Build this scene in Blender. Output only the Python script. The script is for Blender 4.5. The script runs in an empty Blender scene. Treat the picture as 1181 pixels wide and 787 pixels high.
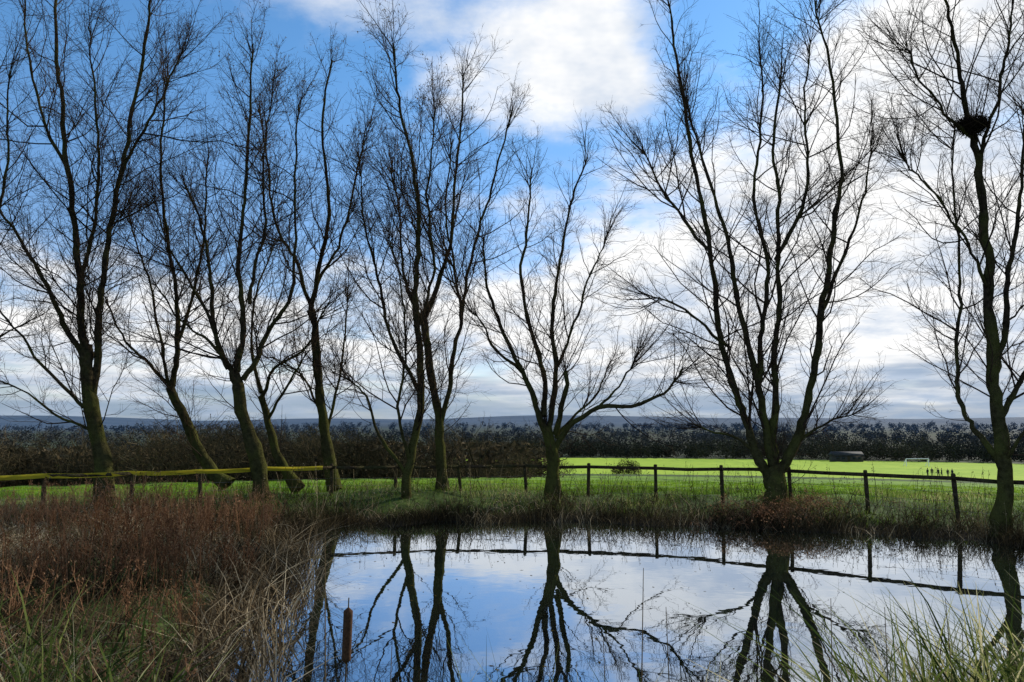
import bpy, bmesh, math, random
import numpy as np
from mathutils import Vector
rng=np.random.default_rng(7); random.seed(7)
F=918.0; H=2.8; PITCH=math.atan(96.5/F)
cp,sp=math.cos(PITCH),math.sin(PITCH)
def ray(px,py):
    u=(px-590.5)/F; v=(393.5-py)/F
    return np.array([u, cp-v*sp, sp+v*cp])
def P(px,py,d):
    r=ray(px,py); return np.array([0,0,H])+r*(d/r[1])
def G(px,py,z=0.0):
    r=ray(px,py); return np.array([0,0,H])+r*((z-H)/r[2])
scene=bpy.context.scene
def link(o): scene.collection.objects.link(o); return o
def clump(x,y,sc=1.0,ph=0.): return .5+.25*(np.sin(x*1.7*sc+ph+1.3*np.sin(y*1.1*sc))+np.sin(y*2.3*sc-ph+1.7*np.sin(x*.9*sc)))
# ---------------------------------------------------------------- mesh utils
TRIS=[0]
def make_mesh(name,V,faces_list,mat=None,smooth=False,attr=None):
    me=bpy.data.meshes.new(name)
    V=np.asarray(V,dtype=np.float32)
    me.vertices.add(len(V)); me.vertices.foreach_set('co',V.ravel())
    tot=sum(f.size for f in faces_list); npoly=sum(len(f) for f in faces_list)
    idx=np.concatenate([f.ravel() for f in faces_list]).astype(np.int32)
    cnt=np.concatenate([np.full(len(f),f.shape[1]) for f in faces_list]).astype(np.int32)
    st=np.concatenate([[0],np.cumsum(cnt)[:-1]]).astype(np.int32)
    me.loops.add(tot); me.loops.foreach_set('vertex_index',idx)
    me.polygons.add(npoly); me.polygons.foreach_set('loop_start',st); me.polygons.foreach_set('loop_total',cnt)
    if smooth: me.polygons.foreach_set('use_smooth',np.ones(npoly,dtype=bool))
    me.update(calc_edges=True)
    if attr is not None:
        a=me.attributes.new('rnd','FLOAT','POINT'); a.data.foreach_set('value',np.asarray(attr,dtype=np.float32))
    if mat: me.materials.append(mat)
    TRIS[0]+=tot-2*npoly
    return link(bpy.data.objects.new(name,me))
class Acc:
    def __init__(s): s.V=[];s.F=[];s.A=[];s.n=0
    def add(s,V,Fs,A=None):
        V=np.asarray(V).reshape(-1,3)
        for f in Fs: s.F.append(np.asarray(f)+s.n)
        s.V.append(V); s.A.append(np.zeros(len(V)) if A is None else np.asarray(A).ravel()); s.n+=len(V)
    def build(s,name,mat,smooth=False,patch=0):
        by={}
        for f in s.F: by.setdefault(f.shape[1],[]).append(f)
        V=np.concatenate(s.V); A=np.concatenate(s.A)
        if patch: A=np.clip(.7*A+.9*(clump(V[:,0],V[:,1],patch,2.2)*.5+clump(V[:,0],V[:,1],patch*.31,.7)*.5-.33),0,1)
        return make_mesh(name,V,[np.concatenate(v) for v in by.values()],mat,smooth,A)
def norm(v): return v/np.maximum(np.linalg.norm(v,axis=-1,keepdims=True),1e-9)
def tubes(acc,Pt,R,S,A=None):
    N,K,_=Pt.shape
    T=norm(np.gradient(Pt,axis=1))
    ref=np.zeros_like(T); ref[...,0]=0.31; ref[...,1]=0.9; ref[...,2]=0.05
    ref=norm(ref); par=np.abs((T*ref).sum(-1))>0.95; ref[par]=[1,0,0]
    U=norm(np.cross(T,ref)); W=np.cross(T,U)
    a=np.arange(S)*2*np.pi/S
    V=Pt[:,:,None,:]+R[:,:,None,None]*(np.cos(a)[None,None,:,None]*U[:,:,None,:]+np.sin(a)[None,None,:,None]*W[:,:,None,:])
    n,k,s=np.meshgrid(np.arange(N),np.arange(K-1),np.arange(S),indexing='ij')
    b=n*K*S
    f=np.stack([b+k*S+s,b+k*S+(s+1)%S,b+(k+1)*S+(s+1)%S,b+(k+1)*S+s],-1).reshape(-1,4)
    AA=None if A is None else np.repeat(A,K*S)
    acc.add(V,[f],AA)
def blades(acc,B,h,w,lean,az=None,A=None,curve=1.0,seg=3):
    N=len(B)
    az=rng.uniform(0,2*np.pi,N) if az is None else az
    D=np.stack([np.cos(az),np.sin(az),np.zeros(N)],-1)
    fa=rng.uniform(0,np.pi,N); Wd=np.stack([np.cos(fa),np.sin(fa),np.zeros(N)],-1)
    ts,ws=([0,.4,.75,1.0],[1,.85,.5,.06]) if seg==3 else ([0,.55,1.0],[1,.75,.06]); rows=[]
    for t,ww in zip(ts,ws):
        off=D*(lean*h*(t**(1+curve)))[:,None]
        z=h*(t-0.25*np.minimum(lean,2.)*t**2*curve*0.6)
        c=B+off; c=c+np.stack([np.zeros(N),np.zeros(N),z],-1)
        rows.append(c-Wd*(w*ww/2)[:,None]); rows.append(c+Wd*(w*ww/2)[:,None])
    V=np.stack(rows,1); q=2*len(ts)
    b=(np.arange(N)*q)[:,None]
    f=np.concatenate([b+np.array([[2*k,2*k+1,2*k+3,2*k+2]]) for k in range(len(ts)-1)],0)
    A=rng.random(N) if A is None else A
    acc.add(V,[f],np.repeat(A,q))
def flakes(acc,C,size,A=None):
    N=len(C); a=norm(rng.normal(size=(N,3))); b=norm(np.cross(a,rng.normal(size=(N,3))))
    s=np.asarray(size)*np.ones(N); s=s[:,None]
    V=np.stack([C-a*s,C-b*s*.45,C+a*s,C+b*s*.45],1)
    f=np.arange(N*4).reshape(-1,4)
    A=rng.random(N) if A is None else A
    acc.add(V,[f],np.repeat(A,4))
# ---------------------------------------------------------------- materials
def newmat(name):
    m=bpy.data.materials.new(name); m.use_nodes=True; nt=m.node_tree
    return m,nt,nt.nodes['Principled BSDF']
def ramp(nt,fac,stops):
    r=nt.nodes.new('ShaderNodeValToRGB'); e=r.color_ramp.elements
    while len(e)<len(stops): e.new(0.5)
    for i,(p,c) in enumerate(stops): e[i].position=p; e[i].color=(*c,1)
    nt.links.new(fac,r.inputs[0]); return r.outputs[0]
def noise(nt,scale,detail=5,vec=None,rough=.55):
    n=nt.nodes.new('ShaderNodeTexNoise'); n.inputs['Scale'].default_value=scale; n.inputs['Detail'].default_value=detail; n.inputs['Roughness'].default_value=rough
    if vec is None:
        g=nt.nodes.new('ShaderNodeNewGeometry'); vec=g.outputs['Position']
    nt.links.new(vec,n.inputs['Vector']); return n.outputs['Fac']
def math_(nt,op,a,b=None,c=None,clamp=False):
    m=nt.nodes.new('ShaderNodeMath'); m.operation=op; m.use_clamp=clamp
    for i,x in enumerate([a,b,c]):
        if x is None: continue
        if isinstance(x,(int,float)): m.inputs[i].default_value=x
        else: nt.links.new(x,m.inputs[i])
    return m.outputs[0]
def mixc(nt,f,a,b):
    m=nt.nodes.new('ShaderNodeMix'); m.data_type='RGBA'
    if isinstance(f,(int,float)): m.inputs[0].default_value=f
    else: nt.links.new(f,m.inputs[0])
    for i,x in ((6,a),(7,b)):
        if isinstance(x,tuple): m.inputs[i].default_value=(*x,1)
        else: nt.links.new(x,m.inputs[i])
    return m.outputs[2]
def bump(nt,bs,h,strength,dist=.02):
    b=nt.nodes.new('ShaderNodeBump'); b.inputs['Strength'].default_value=strength; b.inputs['Distance'].default_value=dist
    nt.links.new(h,b.inputs['Height']); nt.links.new(b.outputs[0],bs.inputs['Normal'])
def bark_mat(name,dark,light,moss,low=False):
    m,nt,bs=newmat(name); nt.nodes.remove(bs)
    bs=nt.nodes.new('ShaderNodeBsdfDiffuse'); nt.links.new(bs.outputs[0],nt.nodes['Material Output'].inputs[0])
    n=noise(nt,9,4); n2=noise(nt,1.3,2)
    c=ramp(nt,n,[(.3,dark),(.7,light)])
    fac=math_(nt,'MULTIPLY',ramp(nt,n2,[(.42,(0,0,0)),(.65,(1,1,1))]),.6)
    if low:   # moss grows thickest on the lowest metres of the trunks
        g=nt.nodes.new('ShaderNodeNewGeometry'); sx=nt.nodes.new('ShaderNodeSeparateXYZ'); nt.links.new(g.outputs['Position'],sx.inputs[0])
        q=nt.nodes.new('ShaderNodeMapRange'); q.inputs[1].default_value=5.5; q.inputs[2].default_value=.3; q.inputs[3].default_value=0; q.inputs[4].default_value=.65
        nt.links.new(sx.outputs[2],q.inputs[0]); fac=math_(nt,'ADD',fac,math_(nt,'MULTIPLY',q.outputs[0],math_(nt,'MULTIPLY',n,1.6)),clamp=True)
    c=mixc(nt,fac,c,moss)
    nt.links.new(c,bs.inputs[0])
    bump(nt,bs,noise(nt,26,3),1.0,.05)
    return m
def leaf_mat(name,stops,trans=.35):
    m,nt,bs=newmat(name); nt.nodes.remove(bs)
    at=nt.nodes.new('ShaderNodeAttribute'); at.attribute_name='rnd'
    c=ramp(nt,at.outputs['Fac'],stops)
    d=nt.nodes.new('ShaderNodeBsdfDiffuse'); nt.links.new(c,d.inputs[0]); out=d.outputs[0]
    if trans>0:
        t=nt.nodes.new('ShaderNodeBsdfTranslucent'); nt.links.new(c,t.inputs[0])
        mx=nt.nodes.new('ShaderNodeMixShader'); mx.inputs[0].default_value=trans
        nt.links.new(d.outputs[0],mx.inputs[1]); nt.links.new(t.outputs[0],mx.inputs[2]); out=mx.outputs[0]
    nt.links.new(out,nt.nodes['Material Output'].inputs[0]); return m
def plain(name,c,rough=.8,var=.25,sc=8):
    m,nt,bs=newmat(name)
    lo=tuple(x*(1-var) for x in c); hi=tuple(min(1,x*(1+var)) for x in c)
    nt.links.new(ramp(nt,noise(nt,sc,5),[(.3,lo),(.7,hi)]),bs.inputs['Base Color']); bs.inputs['Roughness'].default_value=rough
    bs.inputs['Specular IOR Level'].default_value=.2
    return m
M_bark=bark_mat('bark',(.010,.008,.006),(.058,.042,.028),(.075,.078,.02),True)
M_limb=leaf_mat('branch_bark',[(0,(.020,.015,.011)),(1,(.052,.037,.026))],0)
M_twig=leaf_mat('twigs',[(0,(.026,.018,.013)),(.6,(.05,.034,.023)),(1,(.10,.062,.035))],0)
M_wood=bark_mat('weathered_wood',(.025,.018,.012),(.085,.065,.042),(.06,.065,.025))
M_grass=leaf_mat('grass_blades',[(0,(.025,.05,.010)),(.45,(.075,.14,.016)),(.75,(.14,.20,.03)),(1,(.42,.36,.17))],.5)
M_lawn=leaf_mat('lawn_blades',[(0,(.08,.15,.012)),(.5,(.15,.26,.018)),(1,(.25,.34,.035))],.5)
M_bank=leaf_mat('bank_reeds',[(0,(.011,.009,.006)),(.55,(.045,.035,.017)),(.82,(.15,.115,.058)),(1,(.50,.40,.25))],.3)
M_dry=leaf_mat('dry_reeds',[(0,(.02,.015,.009)),(.45,(.10,.068,.037)),(.78,(.28,.205,.115)),(1,(.6,.5,.33))],.45)
M_rust=leaf_mat('rusty_seedheads',[(0,(.06,.03,.016)),(.5,(.22,.112,.058)),(1,(.46,.27,.15))],.45)
M_green=leaf_mat('reed_leaves',[(0,(.02,.035,.010)),(.5,(.09,.125,.025)),(.8,(.27,.28,.08)),(1,(.60,.52,.30))],.45)
M_hedge=leaf_mat('hedge_twigs',[(0,(.018,.016,.010)),(.5,(.05,.042,.024)),(.8,(.10,.075,.04)),(1,(.16,.12,.07))],.15)
M_far=leaf_mat('distant_foliage',[(0,(.020,.023,.018)),(.5,(.042,.042,.028)),(1,(.085,.072,.044))],0)
M_leaf=leaf_mat('last_leaves',[(0,(.06,.045,.015)),(1,(.2,.13,.03))],.4)
# ---------------------------------------------------------------- terrain
shore_px=[(345,613),(400,604),(450,607),(500,601),(560,603),(640,600),(700,602),(760,606),(860,609),(950,613),(1050,618),(1120,622),(1181,630),(1300,642)]
poly=[G(*p)[:2] for p in shore_px]
poly+= [np.array(p) for p in [(14.,13.),(13.,9.),(10.,6.6),(6.,5.6),(2.,5.4),(-1.,5.6)]]
poly+= [G(*p)[:2] for p in [(215,840),(255,765),(262,735),(300,705),(322,668),(318,645),(335,628)]]
poly=np.array(poly)
def sdist(x,y):
    x=np.asarray(x,float);y=np.asarray(y,float)
    d=np.full(x.shape,1e9); ins=np.zeros(x.shape,bool)
    n=len(poly)
    for i in range(n):
        a=poly[i];b=poly[(i+1)%n]; e=b-a
        t=np.clip(((x-a[0])*e[0]+(y-a[1])*e[1])/(e@e),0,1)
        d=np.minimum(d,np.hypot(x-a[0]-t*e[0],y-a[1]-t*e[1]))
        c=((a[1]>y)!=(b[1]>y))&(x<(b[0]-a[0])*(y-a[1])/(b[1]-a[1]+1e-12)+a[0])
        ins^=c
    return np.where(ins,-d,d)
def ss(a,b,x):
    t=np.clip((x-a)/(b-a),0,1); return t*t*(3-2*t)
prof_r=[0,29,36,60,156,280,350,600,1500,3000,5000,7000,12000]
prof_z=[0,0,-.35,-1.6,-7.0,-10.9,-12,-15,-16,-6,26,60,50]
def gz(x,y):
    x=np.asarray(x,float);y=np.asarray(y,float)
    sd=sdist(x,y); sd=sd+.18*np.sin(x*2.1+1)*np.sin(y*1.7)+.12*np.sin(x*5.3)*np.cos(y*4.1)
    r=np.hypot(x,y)
    base=np.where(sd<0,-.7*ss(0,1.5,-sd),.30*ss(-.05,1.3,sd)+.12*ss(1,5,sd))
    base+=.28*np.exp(-((x+3.5)/4)**2-((y-26.5)/2.2)**2)*ss(0.3,1.5,sd)
    base+=.75*ss(5,1,r)
    base+=np.interp(r,prof_r,prof_z)
    base+=ss(.2,1,sd)*(.05*np.sin(x*1.3+y*.7)+.04*np.sin(x*2.9-y*2.3))
    far=ss(1500,5000,r)
    base+=far*(16*np.sin(x*.0012+1)+10*np.sin(x*.0031+y*.001))
    return base
ang=np.concatenate([np.arange(-50,50,.22),np.arange(50,310,2.0)]); ang=np.radians(ang)
rr=np.concatenate([[0.01],1.5*1.021**np.arange(0,430)])
A_,R_=np.meshgrid(ang,rr)
X=R_*np.sin(A_);Y=R_*np.cos(A_); Z=gz(X,Y)
nr,na=X.shape
i,j=np.meshgrid(np.arange(nr-1),np.arange(na),indexing='ij'); j2=(j+1)%na
f=np.stack([i*na+j,i*na+j2,(i+1)*na+j2,(i+1)*na+j],-1).reshape(-1,4)
m,nt,bs=newmat('ground')
g=nt.nodes.new('ShaderNodeNewGeometry'); sx=nt.nodes.new('ShaderNodeSeparateXYZ'); nt.links.new(g.outputs['Position'],sx.inputs[0])
ln=nt.nodes.new('ShaderNodeVectorMath'); ln.operation='LENGTH'; nt.links.new(g.outputs['Position'],ln.inputs[0]); dist=ln.outputs['Value']
def mr(v,a,b):
    n=nt.nodes.new('ShaderNodeMapRange'); n.interpolation_type='SMOOTHSTEP'; n.inputs[1].default_value=a; n.inputs[2].default_value=b
    nt.links.new(v,n.inputs[0]); return n.outputs[0]
n1=noise(nt,.35,5); n2=noise(nt,4,5); n3=noise(nt,.03,3)
mud=ramp(nt,n2,[(.3,(.016,.012,.008)),(.7,(.05,.038,.024))])
rough=ramp(nt,n2,[(.3,(.03,.045,.012)),(.55,(.065,.10,.02)),(.8,(.12,.13,.04))])
lawn=ramp(nt,math_(nt,'ADD',math_(nt,'MULTIPLY',n1,.6),math_(nt,'MULTIPLY',n2,.4)),[(.36,(.08,.15,.014)),(.64,(.20,.32,.03))])
pitch=ramp(nt,math_(nt,'ADD',math_(nt,'MULTIPLY',n3,.5),math_(nt,'MULTIPLY',n1,.5)),[(.38,(.22,.35,.018)),(.62,(.35,.46,.035))])
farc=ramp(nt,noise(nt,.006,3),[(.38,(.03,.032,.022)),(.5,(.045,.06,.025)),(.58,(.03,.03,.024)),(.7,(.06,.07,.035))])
hill_haze=ramp(nt,noise(nt,.0012,4),[(.4,(.045,.08,.13)),(.6,(.07,.105,.155))])  # aerial haze painted into the far hills as a blue-grey base colour
c=mixc(nt,mr(sx.outputs[2],.08,.3),mud,rough)
dj=math_(nt,'ADD',dist,math_(nt,'MULTIPLY',n1,3))
c=mixc(nt,mr(dj,28,31.5),c,lawn)
c=mixc(nt,math_(nt,'MULTIPLY',mr(dj,84,96),.9),c,(.045,.07,.018))
c=mixc(nt,mr(dj,136,144),c,pitch)
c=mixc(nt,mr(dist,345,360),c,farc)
c=mixc(nt,mr(dist,1200,4000),c,hill_haze)  # ground colour fades into the painted haze with distance
nt.links.new(c,bs.inputs['Base Color']); bs.inputs['Roughness'].default_value=.95; bs.inputs['Specular IOR Level'].default_value=.1
bump(nt,bs,n2,.5,.06)
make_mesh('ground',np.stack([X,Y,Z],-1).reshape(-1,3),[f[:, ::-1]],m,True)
# water
m,nt,bs=newmat('water')
nt.nodes.remove(bs)
gl=nt.nodes.new('ShaderNodeBsdfGlossy'); gl.inputs['Roughness'].default_value=.012; gl.inputs['Color'].default_value=(.84,.91,1,1)
df=nt.nodes.new('ShaderNodeBsdfDiffuse'); df.inputs['Color'].default_value=(.014,.016,.010,1)
fr=nt.nodes.new('ShaderNodeFresnel'); fr.inputs['IOR'].default_value=1.33
mx=nt.nodes.new('ShaderNodeMixShader')
nt.links.new(math_(nt,'ADD',math_(nt,'MULTIPLY',fr.outputs[0],.8),.40,clamp=True),mx.inputs[0])
nt.links.new(df.outputs[0],mx.inputs[1]); nt.links.new(gl.outputs[0],mx.inputs[2]); nt.links.new(mx.outputs[0],nt.nodes['Material Output'].inputs[0])
b=nt.nodes.new('ShaderNodeBump'); b.inputs['Strength'].default_value=.12; b.inputs['Distance'].default_value=.012
nt.links.new(noise(nt,1.8,2),b.inputs['Height']); nt.links.new(b.outputs[0],gl.inputs['Normal'])
ctr=np.array([3.,14.])
wp=ctr+(poly-ctr)*1.12
make_mesh('pond_water',np.c_[wp,np.zeros(len(wp))],[np.arange(len(wp))[::-1][None,:]],m)
# ---------------------------------------------------------------- trees
def catmull(pts,n):
    pts=np.array(pts,float); p=np.vstack([2*pts[0]-pts[1],pts,2*pts[-1]-pts[-2]])
    out=[]
    segs=len(pts)-1
    for t in np.linspace(0,segs-1e-6,n):
        i=int(t);u=t-i;a,b,c,d=p[i:i+4]
        out.append(.5*((2*b)+(-a+c)*u+(2*a-5*b+4*c-d)*u*u+(-a+3*b-3*c+d)*u**3))
    return np.array(out)
def spawn(Pp,Rp,Lp,n_per_m,t0,lenf,ang,up,K,wig,rscale,rmin,rmax,lmin,lmax):
    N,Kp,_=Pp.shape
    cnt=rng.poisson(n_per_m*Lp*(1-t0)); idx=np.repeat(np.arange(N),cnt); M=len(idx)
    t=t0+(1-t0)*rng.random(M)**.85; tt=np.clip(t,0,.999)*(Kp-1); k=tt.astype(int); u=(tt-k)[:,None]
    pos=Pp[idx,k]*(1-u)+Pp[idx,k+1]*u
    T=norm(Pp[idx,k+1]-Pp[idx,k])
    rr_=Rp[idx,k]*(1-u[:,0])+Rp[idx,k+1]*u[:,0]
    perp=norm(np.cross(T,rng.normal(size=(M,3))))
    a=rng.uniform(ang[0],ang[1],M)[:,None]
    D=norm(T*np.cos(a)+perp*np.sin(a))
    L=np.clip(lenf*Lp[idx]*(1-.55*t)*rng.uniform(.4,1.2,M),lmin,lmax)
    out=np.zeros((M,K,3)); out[:,0]=pos; st=(L/(K-1))[:,None]
    for q in range(1,K):
        out[:,q]=out[:,q-1]+D*st
        D=norm(D+rng.normal(size=(M,3))*wig+np.array([0,0,up]))
    r0=np.clip(np.minimum(rr_*.6,L*rscale),rmin,rmax)
    R=r0[:,None]*np.linspace(1,.35,K)[None,:]; R=np.maximum(R,.0022)
    return out,R,L
def tree(d,limbs,leaves=0,dens=1.0,name='bare_willow_tree',len1=1.0):
    acc=Acc(); br=Acc(); tw=Acc(); tips=[]; s=d/F/2; known=[]
    for li,(pts,w0,w1) in enumerate(limbs):
        j0=np.zeros(3)
        if li:
            kp=np.concatenate(known); q=np.argmin((kp[:,0]-pts[0][0])**2+(kp[:,1]-pts[0][1])**2); d0=kp[q,2]; j0=kp[q,3:6]
            sw=d0+rng.uniform(-2.,2.)
            w0*=.82; w1*=.75
        else: d0=0; sw=rng.uniform(-.4,.4); w0*=.86; w1*=.82
        W=[]
        L0=abs(pts[0][1]-pts[-1][1])+abs(pts[0][0]-pts[-1][0])+1
        for p in pts:
            f_=min(1,(abs(pts[0][1]-p[1])+abs(pts[0][0]-p[0]))/L0)
            W.append(P(p[0],p[1],d+d0*(1-f_)+sw*f_))
        n=max(10,int(L0/11)); C=catmull(W,n)
        seg=np.linalg.norm(np.diff(C,axis=0),axis=1).sum()
        jit=np.cumsum(rng.normal(size=(n,3))*.03,axis=0); jit-=np.linspace(0,1,n)[:,None]*jit[-1]*.6; jit-=jit[0]
        tt=np.linspace(0,1,n); jit=jit+j0*((1-tt)**2)[:,None]
        known.append(np.c_[catmull(pts,n),C[:,1]-d,jit])
        C=C+jit
        R=s*(w0+(w1-w0)*tt**.75)
        if li==0: R=R*(1+.55*np.exp(-tt*n/2.2))
        R=R*(1+.07*rng.normal(size=n))
        tubes(acc,C[None],R[None],10)
        Pp=C[None];Rp=R[None];Lp=np.array([seg])
        t0=.1 if li else .3
        lf=min(.8,3.0/seg)*len1*1.25
        P1,R1,L1=spawn(Pp,Rp,Lp,4.6*dens,t0,lf,(.35,1.1),.11,7,.16,.008,.007,.033,.5,3.9)
        Pt,Rt,Lt=spawn(Pp,Rp,np.array([4.0]),3.5,.0,.55,(.1,.45),.05,7,.08,.01,.008,.022,1.0,2.4)
        off=C[-1-rng.integers(0,3,len(Lt))]-Pt[:,0]; Pt=Pt+off[:,None,:]; Rt=Rt*.8
        P1=np.concatenate([P1,Pt]);R1=np.concatenate([R1,Rt]);L1=np.concatenate([L1,Lt])
        tubes(br,P1,R1,4,rng.random(len(L1)))
        P2,R2,L2=spawn(P1,R1,L1,5.4*dens,.1,.58,(.4,1.05),.08,4,.19,.008,.0045,.011,.2,1.5)
        tubes(tw,P2,R2,3,rng.random(len(L2)))
        P3,R3,L3=spawn(P2,R2,L2,6.6*dens,.1,.65,(.35,1.05),.05,2,.14,.007,.0034,.006,.14,.65)
        tubes(tw,P3,R3,3,rng.random(len(L3)))
        tips.append((P3[:,-1]))
    o=acc.build(name,M_bark,True); br.build('branches',M_limb).parent=o; tw.build('twigs',M_twig).parent=o
    if leaves:
        tp=np.concatenate(tips); zt=np.percentile(tp[:,2],70)
        tp=tp[tp[:,2]>zt]; sel=tp[rng.integers(0,len(tp),leaves)]
        a=Acc(); flakes(a,sel+rng.normal(size=sel.shape)*.02,rng.uniform(.02,.045,len(sel)))
        l=a.build('leaves',M_leaf); l.parent=o
    return o
tree(24,[([(122,585),(116,500),(108,430),(100,395)],22,17),
 ([(108,440),(98,370),(88,280),(76,180),(66,80),(60,-30)],14,4),
 ([(114,470),(118,380),(124,300),(140,200),(152,120),(170,10),(178,-60)],12,3),
 ([(103,410),(70,360),(40,310),(10,260),(-20,210)],9,3),
 ([(92,320),(110,240),(112,140),(104,30)],7,2),
 ([(80,210),(50,130),(30,40),(25,-30)],6,2),
 ([(104,470),(60,430),(25,390),(-10,350)],6,2),
 ([(134,230),(160,170),(195,110),(215,60)],6,2),
 ([(112,500),(80,490),(30,455),(0,440)],5,2)],dens=1.0)
tree(25,[([(-75,580),(-70,450),(-60,330)],18,12),([(-60,330),(-40,200),(-30,60),(-30,-40)],9,3),([(-65,400),(-20,300),(10,200),(15,80)],8,2),([(-68,430),(-20,400),(30,370)],6,2)],dens=.8)
tree(27,[([(262,560),(240,535),(218,490),(197,447)],16,12),
 ([(198,447),(206,400),(203,330),(190,260),(182,170),(190,90)],9,2.5),
 ([(200,450),(170,415),(140,385),(120,340)],6,2),
 ([(206,390),(222,330),(235,260),(240,180)],6,2),
 ([(196,445),(180,370),(165,300),(150,250)],5,2)],dens=.9)
tree(25,[([(303,580),(297,530),(288,490),(276,455),(268,430)],19,14),
 ([(270,435),(250,385),(238,330),(232,270),(215,210)],9,3),
 ([(272,430),(278,370),(272,300),(278,220),(285,140),(292,50)],10,2.5),
 ([(278,440),(305,385),(330,345),(338,280),(335,200),(345,120)],8,2.5),
 ([(262,425),(240,395),(205,370),(180,330)],6,2),
 ([(285,350),(300,280),(302,200),(312,110)],6,2),
 ([(250,385),(225,330),(195,280),(180,230)],5,2)],leaves=900)
tree(27,[([(345,565),(325,530),(312,495),(303,455)],13,9),
 ([(303,460),(320,420),(350,400),(380,350)],6,2),
 ([(304,450),(295,400),(300,340),(320,280)],6,2),
 ([(310,480),(330,440),(352,405)],5,2)],dens=.7)
tree(27.3,[([(386,565),(378,510),(370,460),(364,410),(358,360)],15,11),
 ([(358,360),(372,300),(378,230),(372,150),(382,70)],8,2.5),
 ([(360,380),(345,320),(322,270),(310,200),(300,130)],7,2),
 ([(376,500),(390,450),(398,400),(402,330)],5,2),
 ([(366,330),(392,280),(410,210),(420,150)],5,2),
 ([(372,480),(350,440),(325,420),(300,410)],4,2)],leaves=450,dens=.9)
tree(25.2,[([(470,600),(469,560),(476,520),(484,470),(482,400),(476,340)],13,9),
 ([(476,340),(482,260),(478,180),(462,110),(458,50)],8,2.5),
 ([(480,380),(500,300),(492,220),(500,130)],6,2),
 ([(470,545),(440,500),(425,460),(400,440)],6,2),
 ([(484,450),(455,390),(440,330),(425,270),(415,180)],7,2),
 ([(474,530),(460,480),(468,420),(466,350),(450,280)],5,2)],leaves=900)
tree(26.8,[([(510,565),(508,520),(506,480),(494,420),(488,370)],14,10),
 ([(488,370),(505,310),(520,250),(528,170),(535,90)],8,2.5),
 ([(508,495),(522,430),(532,360),(545,290),(565,220),(590,130)],8,2.5),
 ([(494,400),(470,330),(462,260),(452,190)],6,2),
 ([(530,380),(520,310),(512,240),(520,160)],5,2)],dens=.9)
tree(26,[([(638,575),(636,545),(631,515),(628,490)],17,15),
 ([(628,500),(612,460),(598,420),(575,375),(558,330),(556,280)],10,2.5),
 ([(626,480),(620,430),(604,370),(596,310),(604,250),(610,200)],9,2.5),
 ([(632,490),(640,430),(638,370),(648,310),(662,240),(682,180)],9,2.5),
 ([(636,520),(655,495),(690,468),(725,465),(760,452),(785,430)],9,3),
 ([(640,500),(648,470),(655,440),(652,428)],9,6),
 ([(642,420),(662,370),(680,310),(700,270)],5,2),
 ([(640,505),(662,480),(690,455),(705,420)],5,2),
 ([(602,430),(570,400),(560,380),(540,360)],5,2),
 ([(690,468),(715,440),(730,415)],4,2)],dens=.95,len1=.75)
tree(23.2,[([(892,612),(890,580),(890,560),(888,540)],30,28),
 ([(886,555),(868,520),(850,470),(834,410),(822,340),(808,250),(792,150),(778,70),(770,0)],15,3),
 ([(888,545),(878,480),(868,420),(852,340),(835,260),(812,180),(800,110)],13,3),
 ([(890,545),(892,480),(895,400),(908,320),(906,240),(895,160),(905,80)],13,3),
 ([(893,550),(918,490),(934,420),(944,350),(955,270),(968,190),(955,90),(940,10)],15,3),
 ([(872,440),(880,370),(882,300),(872,220),(880,130),(880,60)],9,2.5),
 ([(940,370),(965,300),(990,230),(1005,160)],7,2),
 ([(905,300),(930,220),(925,130),(935,50)],7,2),
 ([(895,545),(925,510),(955,490),(985,480)],6,2),
 ([(868,520),(840,505),(820,500),(800,490)],5,2),
 ([(815,290),(780,240),(755,200),(740,170)],6,2),
 ([(840,400),(800,370),(770,350),(740,340)],5,2)],dens=.92,len1=1.0)
tree(19.9,[([(1155,620),(1155,560),(1152,500),(1147,430),(1140,340),(1134,270),(1128,200),(1118,150)],22,10),
 ([(1118,150),(1110,90),(1098,30),(1090,-40)],9,3),
 ([(1150,540),(1118,500),(1103,460),(1101,400),(1100,320),(1096,230),(1098,150)],9,2.5),
 ([(1148,450),(1160,380),(1163,300),(1172,220),(1180,130),(1190,50)],10,3),
 ([(1128,200),(1150,120),(1165,50),(1170,-30)],7,2),
 ([(1156,480),(1190,420),(1210,340),(1230,250)],9,3),
 ([(1120,160),(1085,130),(1060,90),(1045,50)],5,2),
 ([(1154,540),(1185,500),(1220,470)],6,2),
 ([(1138,330),(1100,260),(1065,210),(1040,180)],5,2)],dens=.9,len1=.9)
tree(22,[([(1330,600),(1325,450),(1310,330)],20,12),([(1310,330),(1290,200),(1270,60)],9,3),([(1318,400),(1270,320),(1230,230),(1205,150)],8,2)],dens=.6)
# nest
acc=Acc(); c0=P(1121,143,19.9); N=800
a=rng.uniform(0,2*np.pi,N); el=rng.uniform(-1,0.5,N); r=.27*rng.uniform(.75,1.2,N)
C=c0+np.stack([np.cos(a)*np.sqrt(1-el**2)*r*1.15,np.sin(a)*np.sqrt(1-el**2)*r,el*r*.75],-1)
T=norm(np.stack([-np.sin(a),np.cos(a),rng.normal(size=N)*.5],-1)+rng.normal(size=(N,3))*.7)
L=rng.uniform(.08,.26,N)[:,None]
Pn=np.stack([C-T*L,C+rng.normal(size=(N,3))*.01,C+T*L],1); tubes(acc,Pn,np.full((N,3),.006),3)
bm=bmesh.new(); bmesh.ops.create_icosphere(bm,subdivisions=3,radius=.2)
V=np.array([v.co[:] for v in bm.verts]); V[:,2]=np.where(V[:,2]>.05,.05-(V[:,2]-.05)*.6,V[:,2]*.85)
acc.add(V+c0,[np.array([[v.index for v in f.verts] for f in bm.faces])]); bm.free()
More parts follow.
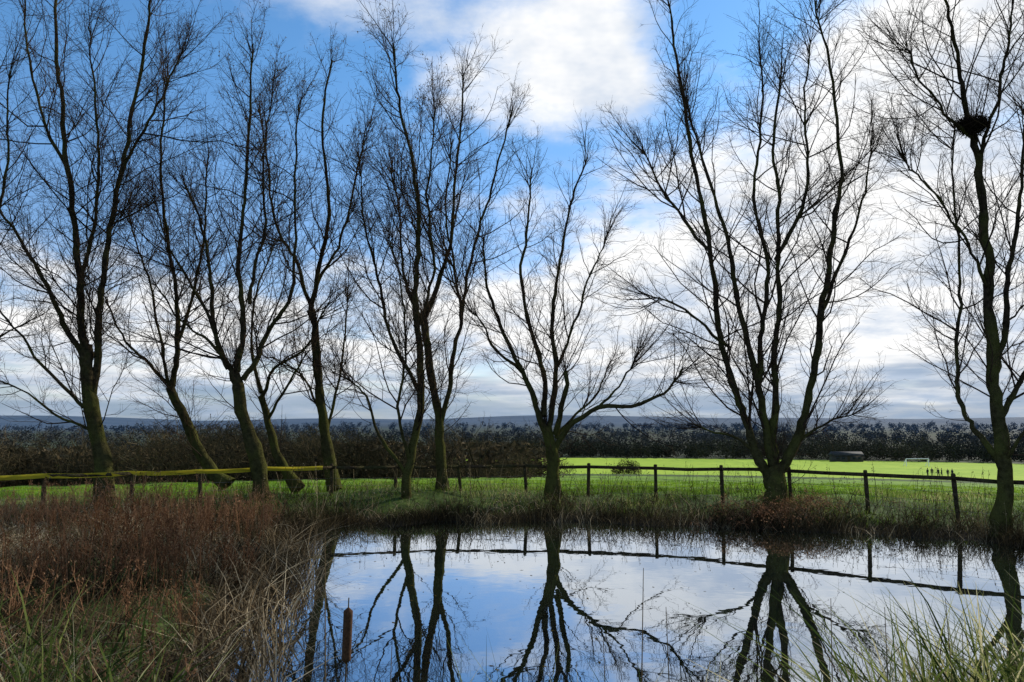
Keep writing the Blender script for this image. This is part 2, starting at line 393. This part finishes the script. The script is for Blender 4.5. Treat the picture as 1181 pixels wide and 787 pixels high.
acc.build('bird_nest',M_twig)
# ---------------------------------------------------------------- fence
fp=[(-120,20.5),(-40,21.3),(58,22),(158,23.5),(235,24.6),(310,25.5),(385,26.4),(458,27),(529,27.3),(605,27.3),(678,27),(754,26.3),(829,25.3),(906,24.2),(993,22.6),(1093,21),(1200,19.5),(1310,18.2)]
fence=link(bpy.data.objects.new('wooden_fence',None))
def box_between(acc,a,b,hw,hh):
    a=np.array(a);b=np.array(b);t=norm(b-a);s_=norm(np.cross(t,[0,0,1]));u=np.cross(s_,t)
    V=[];
    for p in (a,b):
        for q,w in ((-1,-1),(1,-1),(1,1),(-1,1)): V.append(p+s_*hw*q+u*hh*w)
    acc.add(V,[np.array([[0,1,2,3],[7,6,5,4],[0,4,5,1],[1,5,6,2],[2,6,7,3],[3,7,4,0]])])
posts=[]
for k,(px,d) in enumerate(fp):
    x=(px-590.5)/F*d; z=1.43+rng.normal()*.015; posts.append(np.array([x,d,z]))
    a=Acc(); zb=float(gz(x,d))-.3
    tl=rng.normal(size=2)*.04
    K=7; zz=np.linspace(zb,z+.07,K); 
    Pt=np.stack([x+tl[0]*(zz-z),d+tl[1]*(zz-z),zz],-1); R=np.full(K,.058)*(1+rng.normal(size=K)*.04)
    Pt=np.vstack([Pt,Pt[-1]+[0,0,.02],Pt[-1]+[0,0,.025]]); R=np.append(R,[.04,.001])
    tubes(a,Pt[None],R[None],9); o=a.build('post_%d'%(k+1),M_wood); o.parent=fence
a=Acc()
for p,q in zip(posts[:-1],posts[1:]):
    t=norm(q-p); nrm=np.array([t[1],-t[0],0]); off=nrm*.085
    if off[1]>0: off=-off
    mid=(p+q)/2+[0,0,-.02+rng.normal()*.012]
    box_between(a,p+off-[0,0,.03],mid+off-[0,0,.03],.022,.05); box_between(a,mid+off-[0,0,.03],q+off-[0,0,.03],.0225,.0505)
o=a.build('top_rail',M_wood); o.parent=fence
a=Acc()
for hgt in (.28,.52,.76):
    for p,q in zip(posts[:-1],posts[1:]):
        A0=p-[0,0,.1+hgt];B0=q-[0,0,.1+hgt]; Pt=np.stack([A0,(A0+B0)/2-[0,0,.02],B0])
        tubes(a,Pt[None],np.full((1,3),.004),4)
o=a.build('wire_strands',plain('wire',(.12,.12,.12),.5)); o.parent=fence
M_yel=leaf_mat('yellow_tape',[(0,(.75,.60,.05)),(1,(.75,.60,.05))],.6)
V=[]
for p,q in zip(posts[:6],posts[1:7]):
    for t in np.linspace(0,1,9)[:-1]:
        c=p*(1-t)+q*t; sag=-.10*4*t*(1-t)*.3
        tw_=.015*math.sin(t*9+p[0]*3)
        V+= [c+[0,-.14+tw_,sag+.045],c+[0,-.14-tw_,sag-.08]]
n=len(V)//2
make_mesh('yellow_tape',V,[np.array([[2*k,2*k+1,2*k+3,2*k+2] for k in range(n-1)])],M_yel,attr=np.zeros(len(V))).parent=fence
# ---------------------------------------------------------------- vegetation scatter
def scatter(n,x0,x1,y0,y1,cond):
    x=rng.uniform(x0,x1,n);y=rng.uniform(y0,y1,n); s_=sdist(x,y); k=cond(x,y,s_)&(np.abs(x)<y*.72+1.5); x,y=x[k],y[k]
    return np.stack([x,y,gz(x,y)],-1)
a=Acc(); B=scatter(120000,-22,22,17,31,lambda x,y,s:(s>.5)&(rng.random(len(x))<.3+.6*clump(x,y)))
n=len(B); cl=clump(B[:,0],B[:,1],.8,2); h=rng.uniform(.08,.34,n)*(.3+1.1*cl); blades(a,B-[0,0,.02],h,rng.uniform(.008,.018,n),rng.uniform(.1,1.1,n),seg=2)
a.build('rough_grass',M_grass,patch=.8)
a=Acc(); B=scatter(90000,-35,35,28,48,lambda x,y,s:(s>1)); n=len(B)
blades(a,B-[0,0,.01],rng.uniform(.05,.13,n),rng.uniform(.014,.034,n),rng.uniform(.1,.8,n),seg=2); a.build('meadow_grass',M_lawn,patch=.5)
a=Acc(); B=scatter(290000,-22,20,13,26,lambda x,y,s:(s>-.5)&(s<2.2)&(rng.random(len(x))<np.exp(-((s-.25)/.6)**2)*(.35+.7*clump(x,y,1.3))))
n=len(B); h=rng.uniform(.15,.8,n)*(.3+1.0*clump(B[:,0],B[:,1],1.1,5)); B[:,2]=np.maximum(B[:,2],-.05)
blades(a,B,h,rng.uniform(.007,.019,n),rng.uniform(.2,1.7,n),seg=2); a.build('bank_reeds',M_bank,patch=1.3)
def tangle(name,B,Lr,mat,fl_n=2,fs=(.012,.03),hgt=1.0,patch=0):
    a=Acc(); N=len(B); az=rng.uniform(0,6.28,N); L=rng.uniform(*Lr,N); K=6; tt=np.linspace(0,1,K)
    Pt=B[:,None]+np.stack([np.cos(az)[:,None]*L[:,None]*tt*.8,np.sin(az)[:,None]*L[:,None]*tt*.8,L[:,None]*hgt*(1.6*tt-1.3*tt**2)],-1)+rng.normal(size=(N,K,3))*.02
    tubes(a,Pt,np.full((N,K),.0045),3,rng.random(N))
    if fl_n: fl=np.repeat(Pt[:,1:].reshape(-1,3),fl_n,0); flakes(a,fl+rng.normal(size=fl.shape)*.04,rng.uniform(*fs,len(fl)))
    return a.build(name,mat,patch=patch)
B=scatter(15000,-20,19,14,27,lambda x,y,s:(s>0)&(s<3.2)&(rng.random(len(x))<.15+.9*(clump(x,y,.8,1)>.52)*np.exp(-(s/1.6)**2)))
tangle('bramble_bush',B,(.3,.95),M_bank,patch=.9)
a=Acc(); B=scatter(8500,-20,19,16,28.5,lambda x,y,s:(s>0)&(s<6)&(rng.random(len(x))<.15+.5*(clump(x,y,.7,3)>.64))); n=len(B)
L=rng.uniform(.4,1.25,n); D=norm(np.c_[rng.normal(size=(n,2))*.25,np.ones(n)])
Pt=np.stack([B,B+D*L[:,None]*.5,B+D*L[:,None]+np.c_[rng.normal(size=(n,2))*.06,np.zeros(n)]],1)
tubes(a,Pt,np.tile([.006,.005,.003],(n,1)),3,rng.random(n))
tipc=np.repeat(Pt[:,2],7,0)-np.c_[rng.normal(size=(n*7,2))*.02,rng.uniform(0,.28,n*7)]; flakes(a,tipc,rng.uniform(.012,.03,n*7))
a.build('dry_stalks',M_bank)
# left bank mass
left=lambda x,y,s:(s>.05)&(y<21.8)&(x<-1.2)
a=Acc(); B=scatter(60000,-18,-1,4.2,22,lambda x,y,s:left(x,y,s)&(rng.random(len(x))<.1+.9*clump(x,y,1.2)))
n=len(B); h=rng.uniform(.3,.95,n)*(.4+.55*clump(B[:,0],B[:,1],.9,1)); blades(a,B,h,rng.uniform(.008,.024,n),rng.uniform(.1,1.6,n))
a.build('dry_reeds',M_dry,patch=.9)
a=Acc(); B=scatter(6500,-18,-1,6.0,21,lambda x,y,s:left(x,y,s)&(s>.3)&(clump(x,y,.8,4)+rng.normal(size=len(x))*.15>.5)); n=len(B)
L=rng.uniform(.55,1.05,n)*(.75+.55*clump(B[:,0],B[:,1],.6,2)); D=norm(np.c_[rng.normal(size=(n,2))*.2,np.ones(n)])
top=B+D*L[:,None]; Pt=np.stack([B,(B+top)/2+rng.normal(size=(n,3))*.03,top],1)
tubes(a,Pt,np.tile([.006,.005,.002],(n,1)),3,rng.random(n))
m6=7; t=rng.uniform(.4,.97,(n,m6)); st=B[:,None]+(top-B)[:,None]*t[...,None]; dr=norm(np.concatenate([rng.normal(size=(n,m6,2))*.6,np.ones((n,m6,1))],-1)); en=st+dr*rng.uniform(.08,.25,(n,m6,1))
Pt=np.stack([st,en],2).reshape(-1,2,3); tubes(a,Pt,np.tile([.003,.0015],(len(Pt),1)),3,rng.random(len(Pt)))
fl=(Pt[:,None,0]+(Pt[:,None,1]-Pt[:,None,0])*rng.uniform(.1,1.1,(len(Pt),4,1))).reshape(-1,3)+rng.normal(size=(len(Pt)*4,3))*.012
flakes(a,fl,rng.uniform(.008,.024,len(fl))); a.build('dock_plants',M_rust,patch=.7)
B=scatter(5200,-16,-1,5.5,21,lambda x,y,s:left(x,y,s)&(clump(x,y,1.1,2)>.4)); tangle('bramble_bush',B,(.4,1.1),M_dry,2,(.012,.03),.9,patch=.8)
def reed_patch(name,n,x0,x1,y0,y1,h0,h1,w0,w1,cond,l0=.1,l1=.9,mat=M_green):
    a=Acc(); B=scatter(n,x0,x1,y0,y1,cond); B[:,2]=np.maximum(B[:,2],-.1); k=len(B)
    blades(a,B,rng.uniform(h0,h1,k),rng.uniform(w0,w1,k),rng.uniform(l0,l1,k)); return a.build(name,mat)
reed_patch('green_reeds',1200,-5.5,-1.6,4.3,8,.5,1.2,.016,.038,lambda x,y,s:(s>-.2)&(x<-y*.42)&(clump(x,y,1.5)>.40),.1,1.3)
reed_patch('green_reeds',1700,2.0,5.8,4.8,7.6,.7,1.7,.014,.036,lambda x,y,s:(x>y*.40)&(clump(x,y,1.8)+.35*(x>y*.46)>.5),.05,1.3)
reed_patch('shore_reeds',1500,2.0,6.0,5.2,8.2,.5,1.15,.010,.022,lambda x,y,s:(x>y*.43),.3,1.7,M_dry)
reed_patch('green_reeds',90,-.6,1.8,4.6,5.8,.8,1.5,.008,.018,lambda x,y,s:x>-9,.02,.6)
reed_patch('shore_reeds',9000,-8.5,-1.2,6,19,.4,1.05,.01,.022,lambda x,y,s:(s>-.75)&(s<.35)&(x<-1.6),.3,1.7,M_dry)
a=Acc()
for px,py,d in ((375,615,4.2),(742,655,5.),(768,700,5.2),(958,690,5.1),(305,560,8.),(696,740,5.0),(452,745,5.),(1020,700,5.4),(1090,690,6)):
    t=P(px,py,d); b=np.array([t[0]+rng.normal()*.05,t[1],float(gz(t[0],t[1]))]); 
    tubes(a,np.stack([b,(b+t)/2+[.01,0,0],t])[None],np.array([[.006,.005,.002]]),5,np.array([.6]))
a.build('dead_stems',M_dry)
# cattail
ct=link(bpy.data.objects.new('cattail',None))
t=P(402,700,2.75); b=np.array([t[0]-.03,t[1],float(gz(t[0],t[1]))])
def lerp(z): u=(z-b[2])/(t[2]-b[2]); return b+(t-b)*u
a=Acc(); zs=np.linspace(b[2],t[2]+.03,9); tubes(a,np.array([lerp(z) for z in zs])[None],np.linspace(.006,.002,9)[None],7,np.array([.5])); a.build('stem',M_dry).parent=ct
a=Acc(); zs=np.linspace(t[2]-.185,t[2],15); u=np.linspace(0,1,15); R=.0145*np.clip(np.sin(np.pi*np.clip(u,.0,1))*6,0,1)**.5+.001
tubes(a,np.array([lerp(z) for z in zs])[None],R[None],14,np.array([0.])); a.build('seed_head',plain('cattail_brown',(.06,.028,.014),.95,.45,120),True).parent=ct
# floating debris
a=Acc(); N=1800; x=rng.uniform(-9,10,N);y=rng.uniform(7,22,N);s_=sdist(x,y);k=(s_<-.1)&(rng.random(N)<np.exp(s_/1.2)+.12); x,y=x[k],y[k];n=len(x)
aa=rng.uniform(0,6.28,n);l=rng.uniform(.015,.045,n);w=l*.4
V=np.stack([np.stack([x+np.cos(aa)*l,y+np.sin(aa)*l,np.full(n,.004)],-1),np.stack([x-np.sin(aa)*w,y+np.cos(aa)*w,np.full(n,.004)],-1),np.stack([x-np.cos(aa)*l,y-np.sin(aa)*l,np.full(n,.004)],-1),np.stack([x+np.sin(aa)*w,y-np.cos(aa)*w,np.full(n,.004)],-1)],1)
a.add(V,[np.arange(n*4).reshape(-1,4)],np.repeat(rng.random(n),4)); a.build('floating_leaves',M_leaf)
N=300; c0=P(892,590,22.7); B=np.c_[c0[0]+rng.normal(size=N)*.9,c0[1]-.2+rng.normal(size=N)*.4]; B=np.c_[B,gz(B[:,0],B[:,1])]
tangle('bramble_bush',B,(.4,1.2),M_rust,3,(.015,.03))
# ---------------------------------------------------------------- hedgerow / woodland
def twig_bushes(name,cx,cy,hh,rad,per,mat,tw):
    a=Acc()
    n=len(cx); N=n*per; i=np.repeat(np.arange(n),per)
    zb=gz(cx,cy)[i]; az=rng.uniform(0,2*np.pi,N); rr_=np.sqrt(rng.random(N))*rad[i]
    t=rng.random(N)**.7
    hz=hh[i]*t*np.sqrt(np.clip(1-(rr_/rad[i])**2*.85,0.03,1))
    C=np.stack([cx[i]+np.cos(az)*rr_,cy[i]+np.sin(az)*rr_,zb+hz],-1)
    D=norm(np.stack([np.cos(az)*rr_/rad[i]*.8,np.sin(az)*rr_/rad[i]*.8,np.full(N,.45)],-1)+rng.normal(size=(N,3))*.7)
    L=(hh[i]*rng.uniform(.04,.13,N))[:,None]
    S=norm(np.cross(D,rng.normal(size=(N,3))))*tw
    V=np.stack([C-D*L-S,C-D*L+S,C+D*L+S*.3,C+D*L-S*.3],1)
    a.add(V,[np.arange(N*4).reshape(-1,4)],np.repeat(np.clip(rng.random(N)*.7+.3*np.repeat(rng.random(n),per),0,1),4)); return a.build(name,mat,patch=.3)
n=220; cx=rng.uniform(-60,3,n); cy=64+rng.normal(size=n)*4+(-cx-20)*-.12
hh=rng.uniform(2.2,5.4,n)*np.interp(cx,[-62,-30,-14,3],[1.3,1.15,.95,.55])*(.8+.35*np.sin(cx*.35)*np.sin(cx*.13+2))
twig_bushes('hedgerow',cx,cy,hh,rng.uniform(1.6,3.2,n),480,M_hedge,.024)
a=Acc(); n=30; bx_=rng.uniform(-56,-2,n); by_=62+rng.normal(size=n)*3+(bx_+20)*.12
m_=5; bxx=np.repeat(bx_,m_);byy=np.repeat(by_,m_); N=n*m_; L=np.repeat(rng.uniform(3.2,6.,n),m_)*rng.uniform(.8,1.1,N); K=8; D=norm(np.c_[rng.normal(size=(N,2))*.35,np.ones(N)])
S0=np.zeros((N,K,3)); S0[:,0]=np.c_[bxx+rng.normal(size=N)*.2,byy+rng.normal(size=N)*.2,gz(bxx,byy)-.1]
for q in range(1,K):
    S0[:,q]=S0[:,q-1]+D*(L/(K-1))[:,None]; D=norm(D+rng.normal(size=(N,3))*.12)
R0=np.linspace(.05,.012,K)[None]*np.ones((N,1)); tubes(a,S0,R0,4,rng.random(N))
P1,R1,L1=spawn(S0,R0,L,3,.2,.4,(.4,1.1),.06,5,.14,.012,.01,.022,.4,1.8); tubes(a,P1,R1,3,rng.random(len(L1)))
P2,R2,L2=spawn(P1,R1,L1,5,.1,.5,(.4,1.),.05,2,.14,.01,.008,.012,.25,.8); tubes(a,P2,R2,3,rng.random(len(L2)))
a.build('hedgerow_shrubs',M_hedge)
cx=rng.uniform(-60,1,190); cy=68+rng.normal(size=190)*3+(-cx-20)*-.12
a=Acc(); C=np.repeat(np.c_[cx,cy,gz(cx,cy)],120,0); C=C+np.c_[rng.normal(size=(len(C),2))*1.3,rng.uniform(0,2.9,len(C))]; flakes(a,C,rng.uniform(.15,.4,len(C))); a.build('hedge_undergrowth',M_hedge,patch=.2)
def wood(name,N,r0,r1,a0,a1,h0,h1,per,fs,mat=M_far):
    az=np.radians(rng.uniform(a0,a1,N)); r=rng.uniform(r0,r1,N); cx=r*np.sin(az);cy=r*np.cos(az); zb=gz(cx,cy)
    h=rng.uniform(h0,h1,N)*(.65+.55*clump(cx/h1,cy/h1,.35)); i=np.repeat(np.arange(N),per)
    v=norm(rng.normal(size=(N*per,3)))*rng.random((N*per,1))**.4
    C=np.stack([cx[i]+v[:,0]*h[i]*.5,cy[i]+v[:,1]*h[i]*.5,zb[i]+h[i]*(.46+.5*v[:,2])],-1)
    a=Acc(); flakes(a,C,rng.uniform(.5,1,N*per)*fs,np.clip(rng.random(N*per)*.6+.4*rng.random(N)[i],0,1)); return a.build(name,mat,patch=.02)
wood('distant_woodland',400,352,400,-3,38,5.5,10.5,170,.6)
M_far1=leaf_mat('valley_woodland',[(0,(.026,.030,.028)),(1,(.065,.062,.048))],0)  # from here woodland colours pale row by row, distance haze painted in
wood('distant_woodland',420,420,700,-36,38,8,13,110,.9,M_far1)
M_far3=leaf_mat('hazy_mid_woodland',[(0,(.04,.048,.055)),(1,(.07,.077,.078))],0)  # bluish grey is distance haze mixed into the foliage colour
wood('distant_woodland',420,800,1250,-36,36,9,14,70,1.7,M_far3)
M_far2=leaf_mat('hazy_foliage',[(0,(.05,.075,.105)),(1,(.075,.10,.135))],.0)  # strongest painted haze, foliage colour shifted to blue for the farthest rows
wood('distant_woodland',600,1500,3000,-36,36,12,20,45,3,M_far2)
p=G(722,541,-4.5); twig_bushes('shrub',np.array([p[0],p[0]+1.2,p[0]-1.3]),np.array([p[1],p[1],p[1]+.5]),np.array([3.0,2.3,1.6]),np.array([1.6,1.4,1.1]),700,M_hedge,.03)
# ---------------------------------------------------------------- far details
def gpos(px,d): 
    x=(px-590.5)/F*d; return x,d,float(gz(x,d))
M_white=plain('white_paint',(.8,.8,.8),.4,.03)
goal=link(bpy.data.objects.new('football_goal',None))
x,y,z=gpos(1053,262)
for nm,A0,B0 in (('post_a',(x-3.66,y,z-.2),(x-3.66,y,z+2.44)),('post_b',(x+3.66,y,z-.2),(x+3.66,y,z+2.44)),('crossbar',(x-3.7,y,z+2.44),(x+3.7,y,z+2.44)),('back_stay_a',(x-3.66,y,z+2.44),(x-3.66,y+2,z)),('back_stay_b',(x+3.66,y,z+2.44),(x+3.66,y+2,z))):
    a=Acc(); tubes(a,np.array([[A0,B0]],float),np.full((1,2),.12),8); a.build(nm,M_white).parent=goal
x,y,z=gpos(975,308)
pav=link(bpy.data.objects.new('sports_pavilion',None)); pav.location=(x,y,z)
def bx(name,x0,x1,y0,y1,z0,z1,mat):
    V=[(a,b,c) for c in (z0,z1) for a,b in ((x0,y0),(x1,y0),(x1,y1),(x0,y1))]
    o=make_mesh(name,V,[np.array([[3,2,1,0],[4,5,6,7],[0,1,5,4],[1,2,6,5],[2,3,7,6],[3,0,4,7]])],mat); o.parent=pav; return o
M_wall=plain('dark_boards',(.05,.045,.04)); M_roof=plain('roof_felt',(.03,.032,.034)); M_glass=plain('dark_glass',(.02,.025,.03),.1)
bx('walls',-5.5,5.5,0,5,-.5,2.4,M_wall)
make_mesh('roof',[(-6,-.5,2.4),(6,-.5,2.4),(6,5.5,2.4),(-6,5.5,2.4),(-6,2.5,3.9),(6,2.5,3.9)],[np.array([[0,1,5,4],[2,3,4,5],[3,2,1,0]]),np.array([[0,4,3],[1,2,5]])],M_roof).parent=pav
for k,xx in enumerate((-4.2,-2.,2.,4.2)): bx('window_%d'%(k+1),xx-.6,xx+.6,-.03,0.05,1,2,M_glass)
bx('door',-.5,.5,-.03,.05,0,2.1,M_wood)
M_coat=plain('dark_clothes',(.02,.022,.03)); M_skin=plain('skin',(.35,.2,.14)); M_hair=plain('hair',(.04,.025,.015))
def person(px,d,turn,ht=1.75,step=.12):
    x,y,z=gpos(px,d); k=ht/1.75
    root=link(bpy.data.objects.new('person',None)); root.location=(x,y,z); root.rotation_euler[2]=turn; root.scale=(k,k,k)
    V=[(0,0,.95),(0,0,1.2),(0,0,1.42),(0,0,1.52),
       (.1,0,.9),(.11,step,.5),(.11,step*1.2,.08),(.11,step*1.2+.15,.04),
       (-.1,0,.9),(-.11,-step*.3,.5),(-.11,-step,.08),(-.11,-step+.15,.04),
       (.2,0,1.4),(.25,-.03,1.12),(.24,.1,.87),(.235,.14,.78),
       (-.2,0,1.4),(-.25,.03,1.12),(-.24,.12,.88),(-.235,.16,.79)]
    E=[(0,1),(1,2),(2,3),(0,4),(4,5),(5,6),(6,7),(0,8),(8,9),(9,10),(10,11),(2,12),(12,13),(13,14),(14,15),(2,16),(16,17),(17,18),(18,19)]
    Rr=[.15,.15,.16,.06,.1,.075,.05,.045,.1,.075,.05,.045,.075,.055,.04,.035,.075,.055,.04,.035]
    me=bpy.data.meshes.new('body'); me.from_pydata(V,E,[]); o=link(bpy.data.objects.new('body',me)); o.parent=root
    md=o.modifiers.new('skin','SKIN'); 
    for i,r in enumerate(Rr): me.skin_vertices[0].data[i].radius=(r,r*.8)
    me.skin_vertices[0].data[0].use_root=True
    sb=o.modifiers.new('sub','SUBSURF'); sb.levels=1; sb.render_levels=2; me.materials.append(M_coat)
    for nm,c,sc,mt in (('head',(0,.01,1.64),(.078,.095,.118),M_skin),('hair',(0,-.02,1.675),(.086,.098,.10),M_hair),('nose',(0,.105,1.63),(.013,.02,.02),M_skin)):
        bm=bmesh.new(); bmesh.ops.create_uvsphere(bm,u_segments=16,v_segments=10,radius=1)
        for v in bm.verts: v.co=Vector((v.co.x*sc[0]+c[0],v.co.y*sc[1]+c[1],v.co.z*sc[2]+c[2]))
        me=bpy.data.meshes.new(nm); bm.to_mesh(me); bm.free(); me.materials.append(mt); link(bpy.data.objects.new(nm,me)).parent=root
for k,(px,d,t) in enumerate(((1064,152,.4),(1069,155,2.8),(1076,151,-1.2),(1080,156,1.4),(1087,152,3.),(1092,154,.2))): person(px,d,t,random.uniform(1.6,1.85),random.uniform(.03,.2))
# ---------------------------------------------------------------- light & sky
SAZ=math.radians(52); SEL=math.radians(25)
s=Vector((math.sin(SAZ)*math.cos(SEL),math.cos(SAZ)*math.cos(SEL),math.sin(SEL)))
ld=bpy.data.lights.new('sun','SUN'); ld.energy=5; ld.angle=math.radians(.5); ld.color=(1,.93,.80)
lo=link(bpy.data.objects.new('sun',ld)); lo.rotation_euler=s.to_track_quat('Z','Y').to_euler()
w=bpy.data.worlds.new('World'); scene.world=w; w.use_nodes=True; nt=w.node_tree; w.name='sky'
try: w.cycles.sampling_method='NONE'
except Exception as e: print('ws',e)
bg=nt.nodes['Background']; bg.inputs[1].default_value=.1
sk=nt.nodes.new('ShaderNodeTexSky'); sk.sky_type='NISHITA'; sk.sun_disc=False; sk.sun_elevation=SEL; sk.sun_rotation=SAZ; sk.air_density=1.0; sk.dust_density=.4; sk.ozone_density=2.5
tc=nt.nodes.new('ShaderNodeTexCoord'); sx=nt.nodes.new('ShaderNodeSeparateXYZ'); nt.links.new(tc.outputs['Generated'],sx.inputs[0])
x,y,z=sx.outputs
az=math_(nt,'ARCTAN2',x,y); el=math_(nt,'ARCSINE',z)
zz=math_(nt,'ADD',math_(nt,'MAXIMUM',z,0),.2)
cb=nt.nodes.new('ShaderNodeCombineXYZ'); nt.links.new(math_(nt,'DIVIDE',x,zz),cb.inputs[0]); nt.links.new(math_(nt,'DIVIDE',y,zz),cb.inputs[1])
n1=noise(nt,2.3,7,cb.outputs[0],.6); n2=noise(nt,2.4,5,cb.outputs[0],.62)
blobs=[(680,70,85,48,.27),(710,120,60,40,.10),(450,15,140,35,.17),(1120,200,150,140,.28),(620,375,340,60,.20),(830,270,140,80,.14),(960,400,260,60,.24),(40,340,120,60,.14),(1190,10,110,60,.22),(180,420,200,50,.13),(560,120,60,40,.06),
 (110,100,190,120,-.30),(430,215,150,70,-.10),(870,40,85,60,-.20),(610,165,100,20,-.12),(300,300,100,50,-.06)]
acc_=None
for (px,py,sxp,syp,wt) in blobs:
    r=ray(px,py); r=r/np.linalg.norm(r); a0=math.atan2(r[0],r[1]); e0=math.asin(r[2])
    u=math_(nt,'MULTIPLY',math_(nt,'SUBTRACT',az,a0),F/sxp); v=math_(nt,'MULTIPLY',math_(nt,'SUBTRACT',el,e0),F/syp)
    q=math_(nt,'ADD',math_(nt,'MULTIPLY',u,u),math_(nt,'MULTIPLY',v,v))
    g_=math_(nt,'MULTIPLY',math_(nt,'EXPONENT',math_(nt,'MULTIPLY',q,-.6)),wt)
    acc_=g_ if acc_ is None else math_(nt,'ADD',acc_,g_)
cov=math_(nt,'ADD',n1,acc_)
mrn=nt.nodes.new('ShaderNodeMapRange'); mrn.interpolation_type='SMOOTHSTEP'; mrn.inputs[1].default_value=.42; mrn.inputs[2].default_value=.73; nt.links.new(cov,mrn.inputs[0])
cl=ramp(nt,n2,[(.37,(6.2,7.1,8.5)),(.55,(10.4,10.4,10.4))])
skc=nt.nodes.new('ShaderNodeMix'); skc.data_type='RGBA'; skc.blend_type='MULTIPLY'; skc.inputs[0].default_value=1; nt.links.new(sk.outputs[0],skc.inputs[6])
tint=ramp(nt,el,[(.12,(1.3/2,1.35/2,1.6/2)),(.42,(1.05/2,1.62/2,.98))])
tn=nt.nodes.new('ShaderNodeVectorMath'); tn.operation='SCALE'; nt.links.new(tint,tn.inputs[0]); tn.inputs['Scale'].default_value=2.0; nt.links.new(tn.outputs[0],skc.inputs[7])
c=mixc(nt,mrn.outputs[0],skc.outputs[2],cl)
hb=nt.nodes.new('ShaderNodeMapRange'); hb.interpolation_type='SMOOTHSTEP'; hb.inputs[1].default_value=.085; hb.inputs[2].default_value=.01; hb.inputs[3].default_value=0; hb.inputs[4].default_value=1
cb2=nt.nodes.new('ShaderNodeCombineXYZ'); nt.links.new(math_(nt,'MULTIPLY',az,4),cb2.inputs[0]); nt.links.new(math_(nt,'MULTIPLY',el,45),cb2.inputs[1])
n3=noise(nt,1.2,3,cb2.outputs[0])
nt.links.new(math_(nt,'ADD',el,math_(nt,'MULTIPLY',math_(nt,'SUBTRACT',n3,.5),.16)),hb.inputs[0])
c=mixc(nt,math_(nt,'MULTIPLY',hb.outputs[0],.8),c,(2.3,3.4,5.0))
nt.links.new(c,bg.inputs[0])
# ---------------------------------------------------------------- camera
cam=bpy.data.cameras.new('camera'); cam.lens=28; cam.sensor_width=36; cam.clip_end=20000; cam.clip_start=.05
co=link(bpy.data.objects.new('camera',cam)); co.location=(0,0,H); co.rotation_euler=(math.pi/2+PITCH,0,0); scene.camera=co
scene.view_settings.view_transform='Standard'; scene.view_settings.look='None'; scene.view_settings.exposure=0
print('TRIS',TRIS[0])
